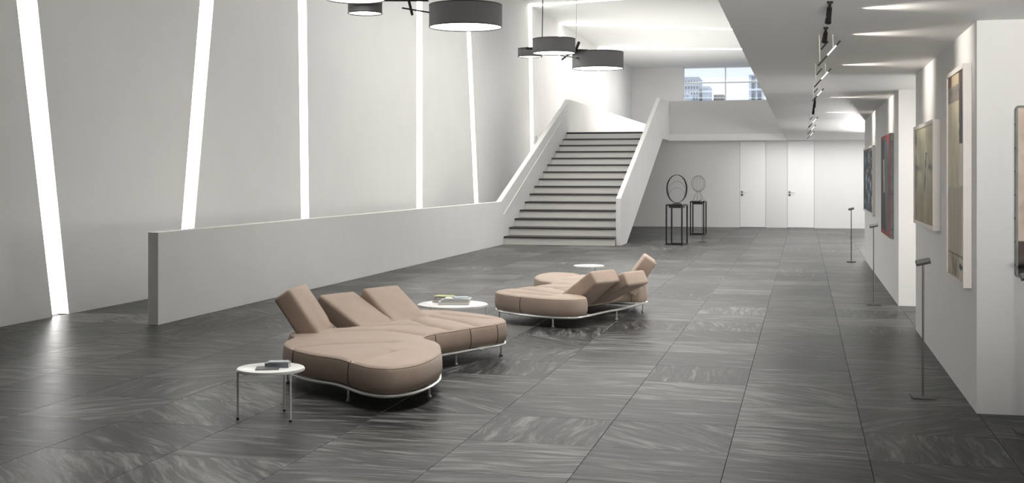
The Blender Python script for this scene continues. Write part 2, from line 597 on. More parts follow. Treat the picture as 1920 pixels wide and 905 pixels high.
# ------------------------------------------------------------------ staircase
NR, RZ, TY, YS = 15, 0.187, 0.5415, 26.9
st = thing('staircase', 'wide pale staircase with thin dark treads between two slanting white walls', 'staircase', (-5.37, YS, 0))
x0, x1 = XLw[1] + .003, -4.103
for i in range(NR):
    y = YS + i * TY
    zb, z1 = i * RZ, (i + 1) * RZ
    if i < NR - 1:
        MB().box(x0, x1, y, y + 0.03, zb + .002, z1 - .034).build('riser', M['riser'], st)
        MB().box(x0, x1, y - 0.03, y + TY + .03, z1 - .034, z1).build('tread', M['tread'], st, bevel=.004)
    else:
        MB().box(x0, x1, y, y + 0.03, zb, z1 - .034).build('riser', M['riser'], st)
        MB().box(x0, x1, y - 0.03, y + .2, z1 - .034, z1 + .018).build('tread', M['tread'], st, bevel=.004)
pts = [(YS + .04, 0), (28.0, 0), (35.0, 2.5), (35.0, 2.62), (YS + 14 * TY, 2.62)]
for i in range(NR - 2, -1, -1):
    pts += [(YS + (i + 1) * TY + .03, (i + 1) * RZ - .036), (YS + i * TY + .03, (i + 1) * RZ - .036)]
    if i: pts += [(YS + i * TY + .03, i * RZ)]
MB().prism_x(pts[:], x0 + .01, x1 - .01).build('flight', M['riser'], st)
# slim rail let into the left wall
MB().prism_x([(26.9, .66), (34.6, 3.42), (34.6, 3.46), (26.9, .70)], XLw[1] - .001, XLw[1] + .014).build('wall_rail', M['plaster'], st)

# ------------------------------------------------------------------ sofas
def catmull(pts, step=0.02):
    P = [Vector(p) for p in pts]
    n = len(P)
    out = []
    for i in range(n):
        a, b, c, d = P[i - 1], P[i], P[(i + 1) % n], P[(i + 2) % n]
        m = max(2, int((c - b).length / step))
        for k in range(m):
            t = k / m
            out.append(0.5 * ((2 * b) + (c - a) * t + (2 * a - 5 * b + 4 * c - d) * t * t + (3 * b - a - 3 * c + d) * t ** 3))
    return out


SOFA_C = Vector((-2.935, 11.7 - 2.35, 0))    # pivot: half way along
ZS, ZBT = 0.312, 0.125
OUT = [(-3.95, 8.98), (-3.90, 8.68), (-3.73, 8.40), (-3.48, 8.18), (-3.20, 8.03), (-3.02, 7.86), (-2.84, 7.71), (-2.67, 7.70), (-2.57, 7.87),
       (-2.54, 8.12), (-2.56, 8.42), (-2.64, 8.70), (-2.74, 8.95), (-2.90, 9.14), (-2.95, 9.30), (-2.90, 9.50), (-2.80, 9.72), (-2.69, 9.97),
       (-2.59, 10.16), (-2.55, 10.36), (-2.62, 10.57), (-2.80, 10.77), (-3.05, 10.94), (-3.32, 11.06), (-3.55, 11.04), (-3.66, 10.86),
       (-3.58, 10.64), (-3.43, 10.42), (-3.53, 10.15), (-3.66, 9.84), (-3.76, 9.62), (-3.90, 9.54), (-4.04, 9.50), (-4.10, 9.35), (-4.07, 9.15)]
CREASE = [[(-3.72, 8.40), (-3.50, 8.60), (-3.28, 8.72), (-3.05, 8.84)], [(-3.05, 7.90), (-2.98, 8.15), (-2.92, 8.40)],
          [(-3.72, 9.35), (-3.35, 9.50), (-2.97, 9.33)], [(-3.42, 10.35), (-3.15, 9.95), (-2.84, 9.68)],
          [(-3.30, 10.55), (-3.0, 10.3), (-2.68, 9.98)], [(-3.25, 10.75), (-3.0, 10.6), (-2.75, 10.5)],
          [(-3.60, 9.75), (-3.30, 9.90), (-3.10, 9.85)]]


def seg_dist(P, A, B):
    A, B = np.array(A), np.array(B)
    d = B - A
    t = np.clip(((P - A) @ d) / (d @ d + 1e-12), 0, 1)
    q = A + t[:, None] * d
    return np.hypot(*(P - q).T)


def seat_mesh():
    out = catmull(OUT, 0.022)
    n = len(out)
    nrm = []
    for i in range(n):
        t = out[(i + 1) % n] - out[i - 1]
        t.normalize()
        nrm.append(Vector((t.y, -t.x)))
    area2 = sum(out[i - 1].x * out[i].y - out[i].x * out[i - 1].y for i in range(n))
    if area2 < 0: nrm = [-v for v in nrm]
    o = np.array([(p.x, p.y) for p in out])
    gx = np.arange(o[:, 0].min(), o[:, 0].max(), 0.022)
    gy = np.arange(o[:, 1].min(), o[:, 1].max(), 0.022)
    G = np.array([(x, y + (0.011 if k % 2 else 0)) for k, x in enumerate(gx) for y in gy])
    D = np.full(len(G), 9.0)
    ins = np.zeros(len(G), bool)
    for i in range(n):
        a, b = o[i - 1], o[i]
        D = np.minimum(D, seg_dist(G, a, b))
        c = (a[1] > G[:, 1]) != (b[1] > G[:, 1])
        if abs(b[1] - a[1]) > 1e-12:
            xi = (b[0] - a[0]) * (G[:, 1] - a[1]) / (b[1] - a[1]) + a[0]
            ins ^= c & (G[:, 0] < xi)
    rings = [0.0, 0.006, 0.018, 0.034]
    pts = []
    for r in rings:
        pts += [out[i] - nrm[i] * r for i in range(n)]
    keep = ins & (D > 0.045)
    pts += [Vector((float(x), float(y))) for x, y in G[keep]]
    ed = [(k * n + i, k * n + (i + 1) % n) for k in range(1) for i in range(n)]
    r = delaunay_2d_cdt(pts, ed, [], 1, 1e-6)
    V2 = np.array([(v.x, v.y) for v in r[0]])
    F = [tuple(f) for f in r[2]]
    d = np.full(len(V2), 9.0)
    for i in range(n): d = np.minimum(d, seg_dist(V2, o[i - 1], o[i]))
    R = 0.032
    dd = np.clip(d, 0, R)
    z = ZS - R + np.sqrt(np.maximum(R * R - (R - dd) ** 2, 0)) + 0.012 * (1 - np.exp(-np.maximum(d - R, 0) / 0.12))
    for c in CREASE:
        cp = catmull([c[0]] + c + [c[-1]], 0.1) if False else [Vector(p) for p in c]
        e = np.full(len(V2), 9.0)
        for a, b in zip(cp[:-1], cp[1:]): e = np.minimum(e, seg_dist(V2, a, b))
        fade = np.clip(d / 0.05, 0, 1)
        z -= fade * (0.022 * np.exp(-(e / 0.020) ** 2) + 0.016 * np.exp(-(e / 0.06) ** 2))
    mb = MB()
    mb.v = [(float(x), float(y), float(w)) for (x, y), w in zip(V2, z)]
    mb.f = list(F)
    # side rings: find boundary vertices in the result
    lut = {}
    for i, (x, y) in enumerate(V2): lut.setdefault((round(x, 4), round(y, 4)), i)
    ring = []
    for p in out:
        k = (round(p.x, 4), round(p.y, 4))
        if k in lut: ring.append(lut[k])
        else: ring.append(int(np.argmin((V2[:, 0] - p.x) ** 2 + (V2[:, 1] - p.y) ** 2)))
    prev = ring
    for zz, off in ((0.262, .003), (0.24, .006), (0.205, .008), (0.17, .006), (0.145, -.002), (0.128, -.016), (0.125, -.04)):
        cur = []
        for i in range(n):
            q = out[i] + nrm[i] * off
            mb.v.append((q.x, q.y, zz))
            cur.append(len(mb.v) - 1)
        for i in range(n):
            j = (i + 1) % n
            mb.f.append((prev[i], prev[j], cur[j], cur[i]))
        prev = cur
    mb.f.append(tuple(prev))
    return mb, out, nrm


def rounded_slab(origin, h, u, nn, w, L, t, r=0.026):
    """puffy cushion slab: hinge along h, rising along u, its back at -nn*t"""
    bm = bmesh.new()
    bmesh.ops.create_cube(bm, size=1.0)
    for v in bm.verts:
        v.co = Vector(((v.co.x + .5) * w, (v.co.y + .5) * L, (v.co.z - .5) * t))
    bmesh.ops.bevel(bm, geom=list(bm.edges), offset=r, segments=4, profile=0.5, affect='EDGES')
    bmesh.ops.subdivide_edges(bm, edges=[e for e in bm.edges if e.calc_length() > 0.12], cuts=7, use_grid_fill=True)
    for v in bm.verts:
        x, y, z = v.co
        px, py = max(0, math.sin(PI * min(max(x / w, 0), 1))), max(0, math.sin(PI * min(max(y / L, 0), 1)))
        if z > -r * .9:
            z += 0.016 * (px * py) ** 0.6
            # gathers of the cover beside the hinge
            z += 0.011 * math.sin(y * 95 + 2 * math.sin(x * 9)) * math.exp(-((y - 0.055) / 0.05) ** 2)
        v.co = Vector((x, y, z))
    mb = MB()
    bm.verts.index_update()
    base = Vector(origin)
    mb.v = [tuple(base + h * v.co.x + u * v.co.y + nn * v.co.z) for v in bm.verts]
    mb.f = [tuple(v.index for v in f.verts) for f in bm.faces]
    bm.free()
    return mb


def flap(root, A, B, ang, L, t, ext=(0, 0), lower=0.05):
    A, B = Vector((*A, 0)), Vector((*B, 0))
    h = (B - A).normalized()
    A = A - h * ext[0]
    w = (B - A).length + ext[1]
    out_ = Vector((h.y, -h.x, 0))
    if out_.x > 0: out_ = -out_            # leaning to the side away from the seat
    u = (out_ * math.cos(ang) + Vector((0, 0, 1)) * math.sin(ang)).normalized()
    nn = h.cross(u)
    if nn.z < 0: nn = -nn
    o = Vector((A.x, A.y, ZS + .005)) - u * lower
    return rounded_slab(o, h, u, nn, w, L + lower, t).build('backrest', M['leather'], root, smooth=True, sharp=60)


sofa = thing('sectional_sofa', 'large taupe two-lobed sofa in front, beside the small round table with books', 'sofa', SOFA_C, 'pair of low taupe lobed sofas')
seat, out, nrm = seat_mesh()
so = seat.build('seat', M['leather'], sofa, smooth=True, sharp=70)


def side_pt(tx, ty):
    k = min(range(len(out)), key=lambda i: (out[i].x - tx) ** 2 + (out[i].y - ty) ** 2)
    return out[k], nrm[k]


for tx, ty in ((-3.70, 8.30), (-3.08, 7.88), (-2.92, 9.45), (-2.72, 9.86), (-2.52, 10.17), (-2.95, 10.9), (-3.95, 9.52)):
    p, nv = side_pt(tx, ty)
    prof = [(ZS - .006, -.018), (ZS - .02, -.003), (ZS - .035, .002), (.262, .004), (.24, .007), (.205, .009), (.17, .007), (.145, 0), (.128, -.014)]
    MB().tube([(p.x + nv.x * q, p.y + nv.y * q, z) for z, q in prof], 0.0035, 6).build('seam', M['seam'], so)
MB().tube([(p.x - n_.x * .006, p.y - n_.y * .006, ZS - .016) for p, n_ in zip(out, nrm)][::2], 0.0035, 6, closed=True).build('piping', M['leather'], so)
flap(sofa, (-3.80, 9.13), (-3.87, 9.60), math.radians(56), 0.435, 0.16, (0.0, 0.05), 0.03)
flap(sofa, (-3.705, 9.80), (-3.545, 10.15), math.radians(25.5), 0.53, 0.16, (0.03, 0.015))
flap(sofa, (-3.54, 10.155), (-3.35, 10.53), math.radians(35), 0.455, 0.16, (0, 0.02))
# steel frame rail under the upholstery
RAIL = [(x - n_.x * .012, y - n_.y * .012) for (x, y), n_ in [((p.x, p.y), v) for p, v in zip(out, nrm)][::9]
        if not (x < -3.40 and 9.52 < y < 10.80)]
k = max(range(len(RAIL)), key=lambda i: (RAIL[i][0] - RAIL[i - 1][0]) ** 2 + (RAIL[i][1] - RAIL[i - 1][1]) ** 2)
RAIL = RAIL[:k] + [(-3.80, 10.38), (-3.93, 10.02)] + RAIL[k:]
rail = catmull(RAIL, 0.05)
MB().tube([(p.x, p.y, .112) for p in rail], 0.013, 8, closed=True).build('frame_rail', M['chrome'], sofa, smooth=True)
MB().tube([(-3.66, 10.70, .108), (-3.2, 10.3, .108), (-2.65, 9.98, .108)], .011, 8).tube([(-4.05, 9.55, .108), (-3.5, 9.4, .108), (-2.98, 9.28, .108)], .011, 8) \
    .tube([(-3.93, 8.9, .108), (-3.2, 8.7, .108), (-2.62, 8.5, .108)], .011, 8).build('cross_bar', M['chrome'], sofa)
for fx, fy in ((-3.115, 8.02), (-2.609, 8.31), (-2.836, 9.78), (-2.60, 10.40), (-3.32, 10.97), (-3.87, 10.16), (-4.05, 9.30), (-3.86, 8.66)):
    l = MB().tube([(fx, fy, .112), (fx, fy, .012)], 0.0085, 8).build('leg', M['chrome'], sofa, smooth=True)
    MB().lathe((fx, fy, 0), [(.012, 0), (.017, .004), (.017, .012), (.010, .020)], 12).build('foot', M['chrome'], l, smooth=True)

sofa2 = copy_tree(sofa)
sofa2.location = (-2.935, 14.05, 0)
sofa2.rotation_euler = (0, 0, PI)
sofa2['label'] = 'taupe two-lobed sofa seen from behind its raised backrests, standing farther back nearer the stairs'


# ------------------------------------------------------------------ round side tables
def side_table(label, cx, cy, R, h, legs):
    t = thing('side_table', label, 'table', (cx, cy, 0), 'round white side tables')
    MB().lathe((cx, cy, 0), [(R - .012, h - .012), (R - .004, h - .008), (R - .004, h - .003), (R - .010, h)], 64).build('tabletop', M['tabletop'], t, smooth=True, sharp=40)
    MB().lathe((cx, cy, 0), [(R - .02, h - .020), (R, h - .020), (R, h - .010), (R - .02, h - .010)], 64).build('rim', M['whitemetal'], t, smooth=True, sharp=40)
    for a in legs:
        x, y = cx + (R - .008) * math.cos(a), cy + (R - .008) * math.sin(a)
        l = MB().tube([(x, y, h - .018), (x, y, .012)], .0068, 10).build('leg', M['whitemetal'], t, smooth=True)
        MB().lathe((x, y, 0), [(.009, 0), (.009, .010), (.006, .013)], 12).build('foot', M['rubber'], l, smooth=True)
    return t


def ang_of(cx, cy, x, y): return math.atan2(y - cy, x - cx)


c = (-3.414, 7.39)
side_table('small round white table on thin legs, nearest to the front, left of the large sofa', *c, 0.222, 0.33,
           [ang_of(*c, -3.589, 7.275), ang_of(*c, -3.236, 7.29), ang_of(*c, -3.413, 7.593)])
c = (-3.352, 11.45)
side_table('larger round white table piled with books, between the two sofas', *c, 0.345, 0.33, [0.05, 2.2, 4.3])
c = (-2.92, 16.74)
side_table('bare round white table behind the farther sofa', *c, 0.217, 0.33, [3.45, 5.5, 1.3])


def book(label, cx, cy, z, w, d, h, rot, cover, group, pages=(0.75, 0.73, 0.68), cat='book'):
    t = thing('book', label, cat, (cx, cy, z), group)
    ca, sa = math.cos(rot), math.sin(rot)
    ax, ay = Vector((ca, sa, 0)), Vector((-sa, ca, 0))
    C = Vector((cx, cy, z))
    cm = mat('book_cover', cover, 0.45, var=0.12, vscale=30)
    pm = bpy.data.materials.get('book_pages') or mat('book_pages', pages, 0.8)
    ct = min(0.003, h * .2)
    k = MB()
    k.obox(C + Vector((0, 0, ct / 2)), ax * w / 2, ay * d / 2, Vector((0, 0, ct / 2)))
    k.obox(C + Vector((0, 0, h - ct / 2)), ax * w / 2, ay * d / 2, Vector((0, 0, ct / 2)))
    k.obox(C + ay * (d / 2 - ct / 2) + Vector((0, 0, h / 2)), ax * w / 2, ay * ct / 2, Vector((0, 0, h / 2)))
    k.build('cover', cm, t)
    MB().obox(C - ay * .002 + Vector((0, 0, h / 2)), ax * (w / 2 - .004), ay * (d / 2 - .004), Vector((0, 0, h / 2 - ct))).build('pages', pm, t)
    return t


zt1 = 0.3302
g = 'books on the small front table'
book('thin slate grey magazine lying flat at the front of the small table', -3.408, 7.33, zt1, .15, .13, .008, 0.35, (0.10, 0.11, 0.115), g, cat='magazine')
book('thick blue-grey book with white page edges on the small front table', -3.375, 7.42, zt1, .155, .10, .030, PI + 0.22, (0.22, 0.26, 0.28), g)
book('pale sheet-thin booklet topping the blue-grey book on the small table', -3.372, 7.425, zt1 + .0305, .13, .085, .006, PI + 0.30, (0.42, 0.46, 0.48), g, cat='booklet')
g = 'books piled on the round table between the sofas'
ST = [('wide pale grey book at the bottom of the right-hand pile between the sofas', 0.0, 0.0, .30, .20, .028, .22, (0.50, 0.50, 0.50)),
      ('grey-green book, second from the bottom in the right-hand pile', .005, .01, .27, .18, .018, .26, (0.34, 0.35, 0.35)),
      ('slim white book second from the top of the right-hand pile', .03, .02, .25, .17, .012, .12, (0.70, 0.70, 0.70)),
      ('small pale blue booklet on top of the right-hand pile', .06, .03, .15, .12, .010, .5, (0.45, 0.56, 0.64))]
z = zt1
for lb, dx, dy, w, d_, h, r, cv in ST:
    book(lb, -3.33 + dx, 11.42 + dy, z, w, d_, h, r, cv, g)
    z += h + .0003
ST = [('dark charcoal book under the yellow-green one, left-hand pile between the sofas', 0, 0, .22, .17, .030, .1, (0.05, 0.052, 0.055)),
      ('dark purple-backed book in the middle of the left-hand pile', .01, .0, .20, .16, .018, .3, (0.10, 0.09, 0.13)),
      ('yellow-green book with an olive patch on top of the left-hand pile', .0, .0, .19, .15, .010, -.1, (0.50, 0.52, 0.20))]
z = zt1
for lb, dx, dy, w, d_, h, r, cv in ST:
    book(lb, -3.49 + dx, 11.62 + dy, z, w, d_, h, r, cv, g)
    z += h + .0003


# ------------------------------------------------------------------ hanging lamps
def chandelier(label, drums, tubes, cords, off=Vector((0, 0, 0))):
    b = Vector(drums[0][0])
    t = thing('pendant_lamp', label, 'lamp', b, 'cluster lamps of charcoal drum shades')
    for (c_, D, h) in drums:
        R = D / 2
        prof = [(R - .006, .012), (R - .006, 0), (R, 0), (R, h), (R - .006, h), (R - .006, h - .012)]
        mb = MB()
        mb.lathe(c_, [(R, 0), (R, h)], 64, caps=False)
        mb.lathe(c_, [(R - .006, 0), (R - .006, h)], 64, caps=False)
        mb.lathe(c_, [(R - .006, 0), (R, 0)], 64, caps=False)
        mb.lathe(c_, [(R - .006, h), (R, h)], 64, caps=False)
        sh = mb.build('shade', M['fabric'], t, smooth=True, sharp=50)
        MB().lathe(c_, [(R + .003, -.002), (R + .003, .010), (R - .008, .010), (R - .008, -.002)], 64, caps=False).lathe(
            c_, [(R + .003, h - .010), (R + .003, h + .002), (R - .008, h + .002), (R - .008, h - .010)], 64, caps=False).build('shade_ring', M['black'], sh, smooth=True, sharp=50)
        MB().lathe(c_, [(R - .009, .010), (R - .009, .016)], 64).build('diffuser', M['diff'], sh)
        MB().lathe(c_, [(R - .009, h - .02), (R - .009, h - .014)], 64).build('top_plate', M['black'], sh)
    for p, q, r in tubes:
        MB().tube([p, q], r, 12).build('rod', M['black'], t, smooth=True)
    for p, r in cords:
        MB().tube([p, (p[0] + .02, p[1], (p[2] + ZT) / 2), (p[0], p[1], ZT - .001)], r, 6).build('cord', M['black'], t)
    return t


chandelier('far cluster of charcoal drum lamps hanging before the staircase',
           [((-4.43, 21.70, 3.815), .78, .262), ((-3.71, 22.249, 3.565), .95, .305), ((-5.15, 22.9, 3.875), .47, .165)],
           [((-5.08, 22.25, 3.98), (-3.893, 22.205, 3.90), .026), ((-4.19, 22.45, 3.89), (-3.98, 21.75, 4.00), .028),
            ((-4.394, 22.085, 3.81), (-4.02, 21.80, 3.735), .010), ((-4.366, 22.092, 3.731), (-4.20, 22.05, 3.84), .016),
            ((-4.19, 22.45, 3.90), (-4.26, 22.07, 3.80), .010), ((-4.04, 21.83, 3.737), (-3.99, 21.80, 3.727), .018)],
           [((-4.655, 21.72, 4.09), .009), ((-4.12, 22.22, 3.92), .0025)])
chandelier('near cluster of charcoal drum lamps, cut by the top edge of the picture',
           [((-5.57, 14.60, 3.835), .745, .262), ((-4.27, 15.172, 3.512), .95, .29), ((-5.685, 15.25, 3.745), .455, .16)],
           [((-5.75, 15.05, 3.91), (-4.742, 15.059, 3.875), .026), ((-5.01, 15.05, 3.89), (-4.945, 15.01, 3.675), .018),
            ((-5.073, 14.979, 3.765), (-4.70, 14.98, 3.695), .010)],
           [((-5.7, 14.6, 4.1), .009), ((-4.9, 15.06, 3.89), .0025)])

# ------------------------------------------------------------------ pedestals, sculptures
def pedestal(label, cx, cy, half, h, rot, plinth):
    t = thing('display_pedestal', label, 'pedestal', (cx, cy, 0), 'black frame pedestals')
    P = [(cx + half * math.cos(rot + k * PI / 2), cy + half * math.sin(rot + k * PI / 2)) for k in range(4)]
    r = .015
    for x, y in P:
        ang = rot + PI / 4
        ax, ay = Vector((math.cos(ang), math.sin(ang), 0)) * r, Vector((-math.sin(ang), math.cos(ang), 0)) * r
        MB().obox((x, y, h / 2), ax, ay, (0, 0, h / 2)).build('leg', M['black'], t)
    for z in (r, h - r):
        for k in range(4):
            a, b = Vector((*P[k], z)), Vector((*P[(k + 1) % 4], z))
            d = (b - a) / 2
            n = d.cross(Vector((0, 0, 1))).normalized()
            MB().obox((a + b) / 2, d, n * r, (0, 0, r)).build('rail', M['black'], t)
    ang = rot + PI / 4
    e = half * .70
    ax, ay = Vector((math.cos(ang), math.sin(ang), 0)), Vector((-math.sin(ang), math.cos(ang), 0))
    MB().obox((cx, cy, h + .006), ax * e, ay * e, (0, 0, .006)).build('top_plate', M['darkmetal'], t, bevel=.002)
    MB().obox((cx, cy, h - .05), ax * e * .78, ay * e * .78, (0, 0, .028)).build('tray', M['darkmetal'], t)
    return t


pedestal('nearer black square-framed pedestal under the dark oval ring sculpture', -2.81, 27.80, .262, .915, math.radians(-58), True)
pedestal('farther black square-framed pedestal under the thin wire globe sculpture', -2.72, 32.55, .25, .885, math.radians(-50), True)


def ring(mb, c, a, b, r, yaw=0.0, depth=None, n=48, rf=None):
    pts = []
    for k in range(n):
        w = 2 * PI * k / n
        x, z = a * math.cos(w), b * math.sin(w)
        pts.append((c[0] + x * math.cos(yaw), c[1] + x * math.sin(yaw), c[2] + z))
    rs = [rf(2 * PI * k / n) for k in range(n)] if rf else r
    return mb.tube(pts, rs, 8, closed=True)


zb = .927
sc1 = thing('ring_sculpture', 'dark oval ring sculpture of nested hoops on the nearer pedestal', 'sculpture', (-2.81, 27.80, zb), 'metal sculptures on the pedestals')
MB().lathe((-2.81, 27.8, zb), [(.10, 0), (.11, .012), (.05, .022), (.03, .04)], 24).build('base', M['black'], sc1, smooth=True)
ring(MB(), (-2.81, 27.80, zb + .348), .225, .318, 0, YAW, rf=lambda w: .006 + .014 * abs(math.cos(w)) ** 1.2).build('outer_hoop', M['black'], sc1, smooth=True)
ring(MB(), (-2.81, 27.83, zb + .275), .205, .245, .0045, YAW + .2).build('middle_hoop', M['wire'], sc1, smooth=True)
ring(MB(), (-2.81, 27.78, zb + .200), .175, .170, .0040, YAW - .2).build('inner_hoop', M['wire'], sc1, smooth=True)

zb = .897
sc2 = thing('wire_sculpture', 'pale thin wire globe on a flared wire foot, on the farther pedestal', 'sculpture', (-2.72, 32.55, zb), 'metal sculptures on the pedestals')
mb = MB()
for k in range(6):
    ring(mb, (-2.72, 32.55, zb + .46), .185, .215, .0032, YAW + k * PI / 6)
mb.build('globe', M['wire'], sc2)
mb = MB()
for k in range(7):
    w = k * 2 * PI / 7
    mb.tube([(-2.72 + .16 * math.cos(w), 32.55 + .16 * math.sin(w), zb), (-2.72 + .11 * math.cos(w), 32.55 + .11 * math.sin(w), zb + .12),
             (-2.72 + .045 * math.cos(w + .3), 32.55 + .045 * math.sin(w + .3), zb + .26)], .0032, 6)
mb.build('wire_foot', M['wire'], sc2)
MB().obox((-2.64, 32.50, zb + .014), (.05, .01, 0), (-.005, .05, 0), (0, 0, .012)).build('foot_weight', M['black'], sc2)


# ------------------------------------------------------------------ label stands
def label_stand(label, x, y, h=.99, yaw=0.0, dark=False):
    t = thing('label_stand', label, 'stand', (x, y, 0), 'slim metal label stands')
    mt_ = M['standmetal']
    MB().obox((x, y, .008), (.082, 0, 0), (0, .075, 0), (0, 0, .008)).build('base_plate', mt_, t, bevel=.002)
    MB().tube([(x, y, .014), (x, y, h - .035)], .0075, 10).build('pole', mt_, t, smooth=True)
    a = Vector((.05 * math.cos(yaw), .05 * math.sin(yaw), 0.012))
    b = Vector((-.05 * math.sin(yaw), .05 * math.cos(yaw), .012))
    n = a.cross(b).normalized() * .006
    MB().obox((x, y, h - .02), a, b, n).build('label_plate', mt_, t, bevel=.002)
    MB().obox(Vector((x, y, h - .017)) + n * 1.2, a * .85, b * .85, n * .25).build('label_card', M['canvas_edge'], t)
    return t


label_stand('steel label stand nearest to the gallery wall, before the tall collage painting', 0.838, 9.16)
label_stand('steel label stand before the red and black painting', 0.842, 15.50)
label_stand('farthest steel label stand, before the blue painting at the gallery end', 0.854, 22.98)
label_stand('steel label stand cut by the right picture edge, before the worn wooden panel', 1.36, 8.06)
label_stand('small label stand in front of the farther pedestal', -2.333, 29.05)


# ------------------------------------------------------------------ pictures
def srgb(r, g, b): return tuple(((v / 255) / 12.92 if v / 255 < .04045 else ((v / 255 + .055) / 1.055) ** 2.4) for v in (r, g, b))


def nz(u, v, s=5, k=0.0, sy=None): return noise.noise(Vector((u * s, v * (sy or s), k)))


def mixc(a, b, t):
    t = max(0, min(1, t))
    return tuple(a[i] * (1 - t) + b[i] * t for i in range(3))


def p_collage(u, v):
    j = .012 * nz(u, v, 14, 3)
    u2, v2 = u + j, v + j * .4
    if v2 < .055:
        c = srgb(120, 80, 66) if u2 < .22 else (srgb(196, 180, 148) if u2 < .68 else srgb(74, 54, 48))
    elif u2 > .70 and u2 < .93 and v2 < .345: c = srgb(52, 38, 40)
    elif v2 < .135 and u2 < .70: c = mixc(srgb(118, 112, 104), srgb(146, 138, 126), nz(u, v, 9, 1, 30) + .5)
    elif u2 < .70:
        c = mixc(srgb(204, 194, 164), srgb(186, 178, 152), nz(u, v, 6, 8) + .4)
        if v2 > .56: c = mixc(srgb(176, 170, 150), srgb(156, 150, 130), nz(u, v, 7, 8) + (v2 - .5))
    else:
        c = srgb(226, 218, 204) if v2 < .55 else mixc(srgb(206, 198, 180), srgb(176, 166, 146), nz(u, v, 6, 2) + .5)
    if .885 < v2 < .893 or (.905 < v2 < .99 and abs(u2 - .52) < .02): c = srgb(92, 72, 60)
    if v2 > .90 and u2 < .5: c = mixc(c, srgb(120, 100, 82), .5 + nz(u, v, 8, 4))
    if .925 < v2 < .95 and .70 < u2 < .95: c = srgb(28, 24, 24)
    return c


def p_mist(u, v):
    c = mixc(srgb(214, 210, 178), srgb(150, 148, 122), v * 1.1 + .55 * nz(u, v, 3, 2))
    c = mixc(c, srgb(140, 122, 80), (v - .55) * 1.6 + .5 * nz(u, v, 6, 5, 2))
    c = mixc(c, srgb(232, 226, 196), .9 - 4.5 * math.hypot(u - .62, (v - .25)))
    h = math.exp(-((v - .42) / .035) ** 2) * (1 if (u < .42 or u > .74) else .1)
    c = mixc(c, srgb(66, 66, 58), h * (.75 + nz(u, v, 9, 4)))
    w = .028 + .03 * max(0, nz(u, v, 9, 7))
    if .27 < v < .66: c = mixc(c, srgb(48, 44, 40), 1.1 * math.exp(-((u - .60 + (v - .4) * .25) / w) ** 2) * (.8 + nz(u, v, 12, 3)))
    if u < .12: c = mixc(c, srgb(104, 106, 90), .5 + nz(u, v, 8, 4))
    return mixc(c, srgb(90, 88, 72), .35 * max(0, nz(u, v, 16, 9, 5)) * 2)


def p_red(u, v):
    if u > .80 or v < .035 or v > .955 or (u > .62 and v < .09): return mixc(srgb(150, 44, 42), srgb(96, 28, 30), nz(u, v, 6, 2) + .3)
    if u < .05: return srgb(118, 40, 40)
    e = .34 + .25 * (v - .2)
    if .24 < v < .58 and .26 < u < .26 + (.12 + .12 * (v - .24)) and u > .26 + (v - .24) * .18: return mixc(srgb(214, 206, 178), srgb(160, 150, 120), v)
    if u < e + .04: return srgb(14, 13, 16)
    return mixc(srgb(64, 76, 92), srgb(104, 112, 122), nz(u, v, 7, 1, 3) + .4)


def p_blue(u, v):
    n = nz(u, v, 6, 1, 9) + .6 * nz(u, v, 15, 4, 22)
    c = mixc(srgb(22, 32, 46), srgb(104, 128, 142), n * 1.2 + .4)
    if n > .35: c = mixc(c, srgb(190, 204, 206), (n - .35) * 4)
    if nz(u, v, 4, 12, 6) > .18: c = srgb(16, 22, 32)
    return c


def p_board(u, v):
    c = mixc(srgb(214, 198, 184), srgb(190, 170, 152), nz(u, v, 4, 3) + .4)
    if v > .79 + .01 * nz(u, v, 10, 1): c = mixc(srgb(70, 50, 38), srgb(34, 24, 20), nz(u, v, 8, 5) + .5)
    if math.hypot(u - .09, (v - .54) * 1.7) < .014: c = srgb(30, 24, 22)
    return mixc(c, srgb(120, 100, 84), max(0, nz(u, v, 14, 7)) * .5)


def canvas(name, fn, P00, dU, dV, nu, nv, parent):
    """picture surface: P00 top left, dU to the right, dV down, one colour per small cell"""
    P00, dU, dV = Vector(P00), Vector(dU), Vector(dV)
    off = root_loc(parent)
    vs = [tuple(P00 + dU * (i / nu) + dV * (j / nv) - off) for j in range(nv + 1) for i in range(nu + 1)]
    fs = [(j * (nu + 1) + i, (j + 1) * (nu + 1) + i, (j + 1) * (nu + 1) + i + 1, j * (nu + 1) + i + 1) for j in range(nv) for i in range(nu)]
    me = bpy.data.meshes.new(name)
    me.from_pydata(vs, [], fs)
    a = me.color_attributes.new('paint', 'FLOAT_COLOR', 'POINT')
    dat = []
    for j in range(nv + 1):
        for i in range(nu + 1):
            dat += [*fn(i / nu, j / nv), 1.0]
    a.data.foreach_set('color', dat)
    me.materials.append(M['paint'])
    o = bpy.data.objects.new(name, me)
    link(o)
    o.parent = parent
    return o


XV = XW - .0005


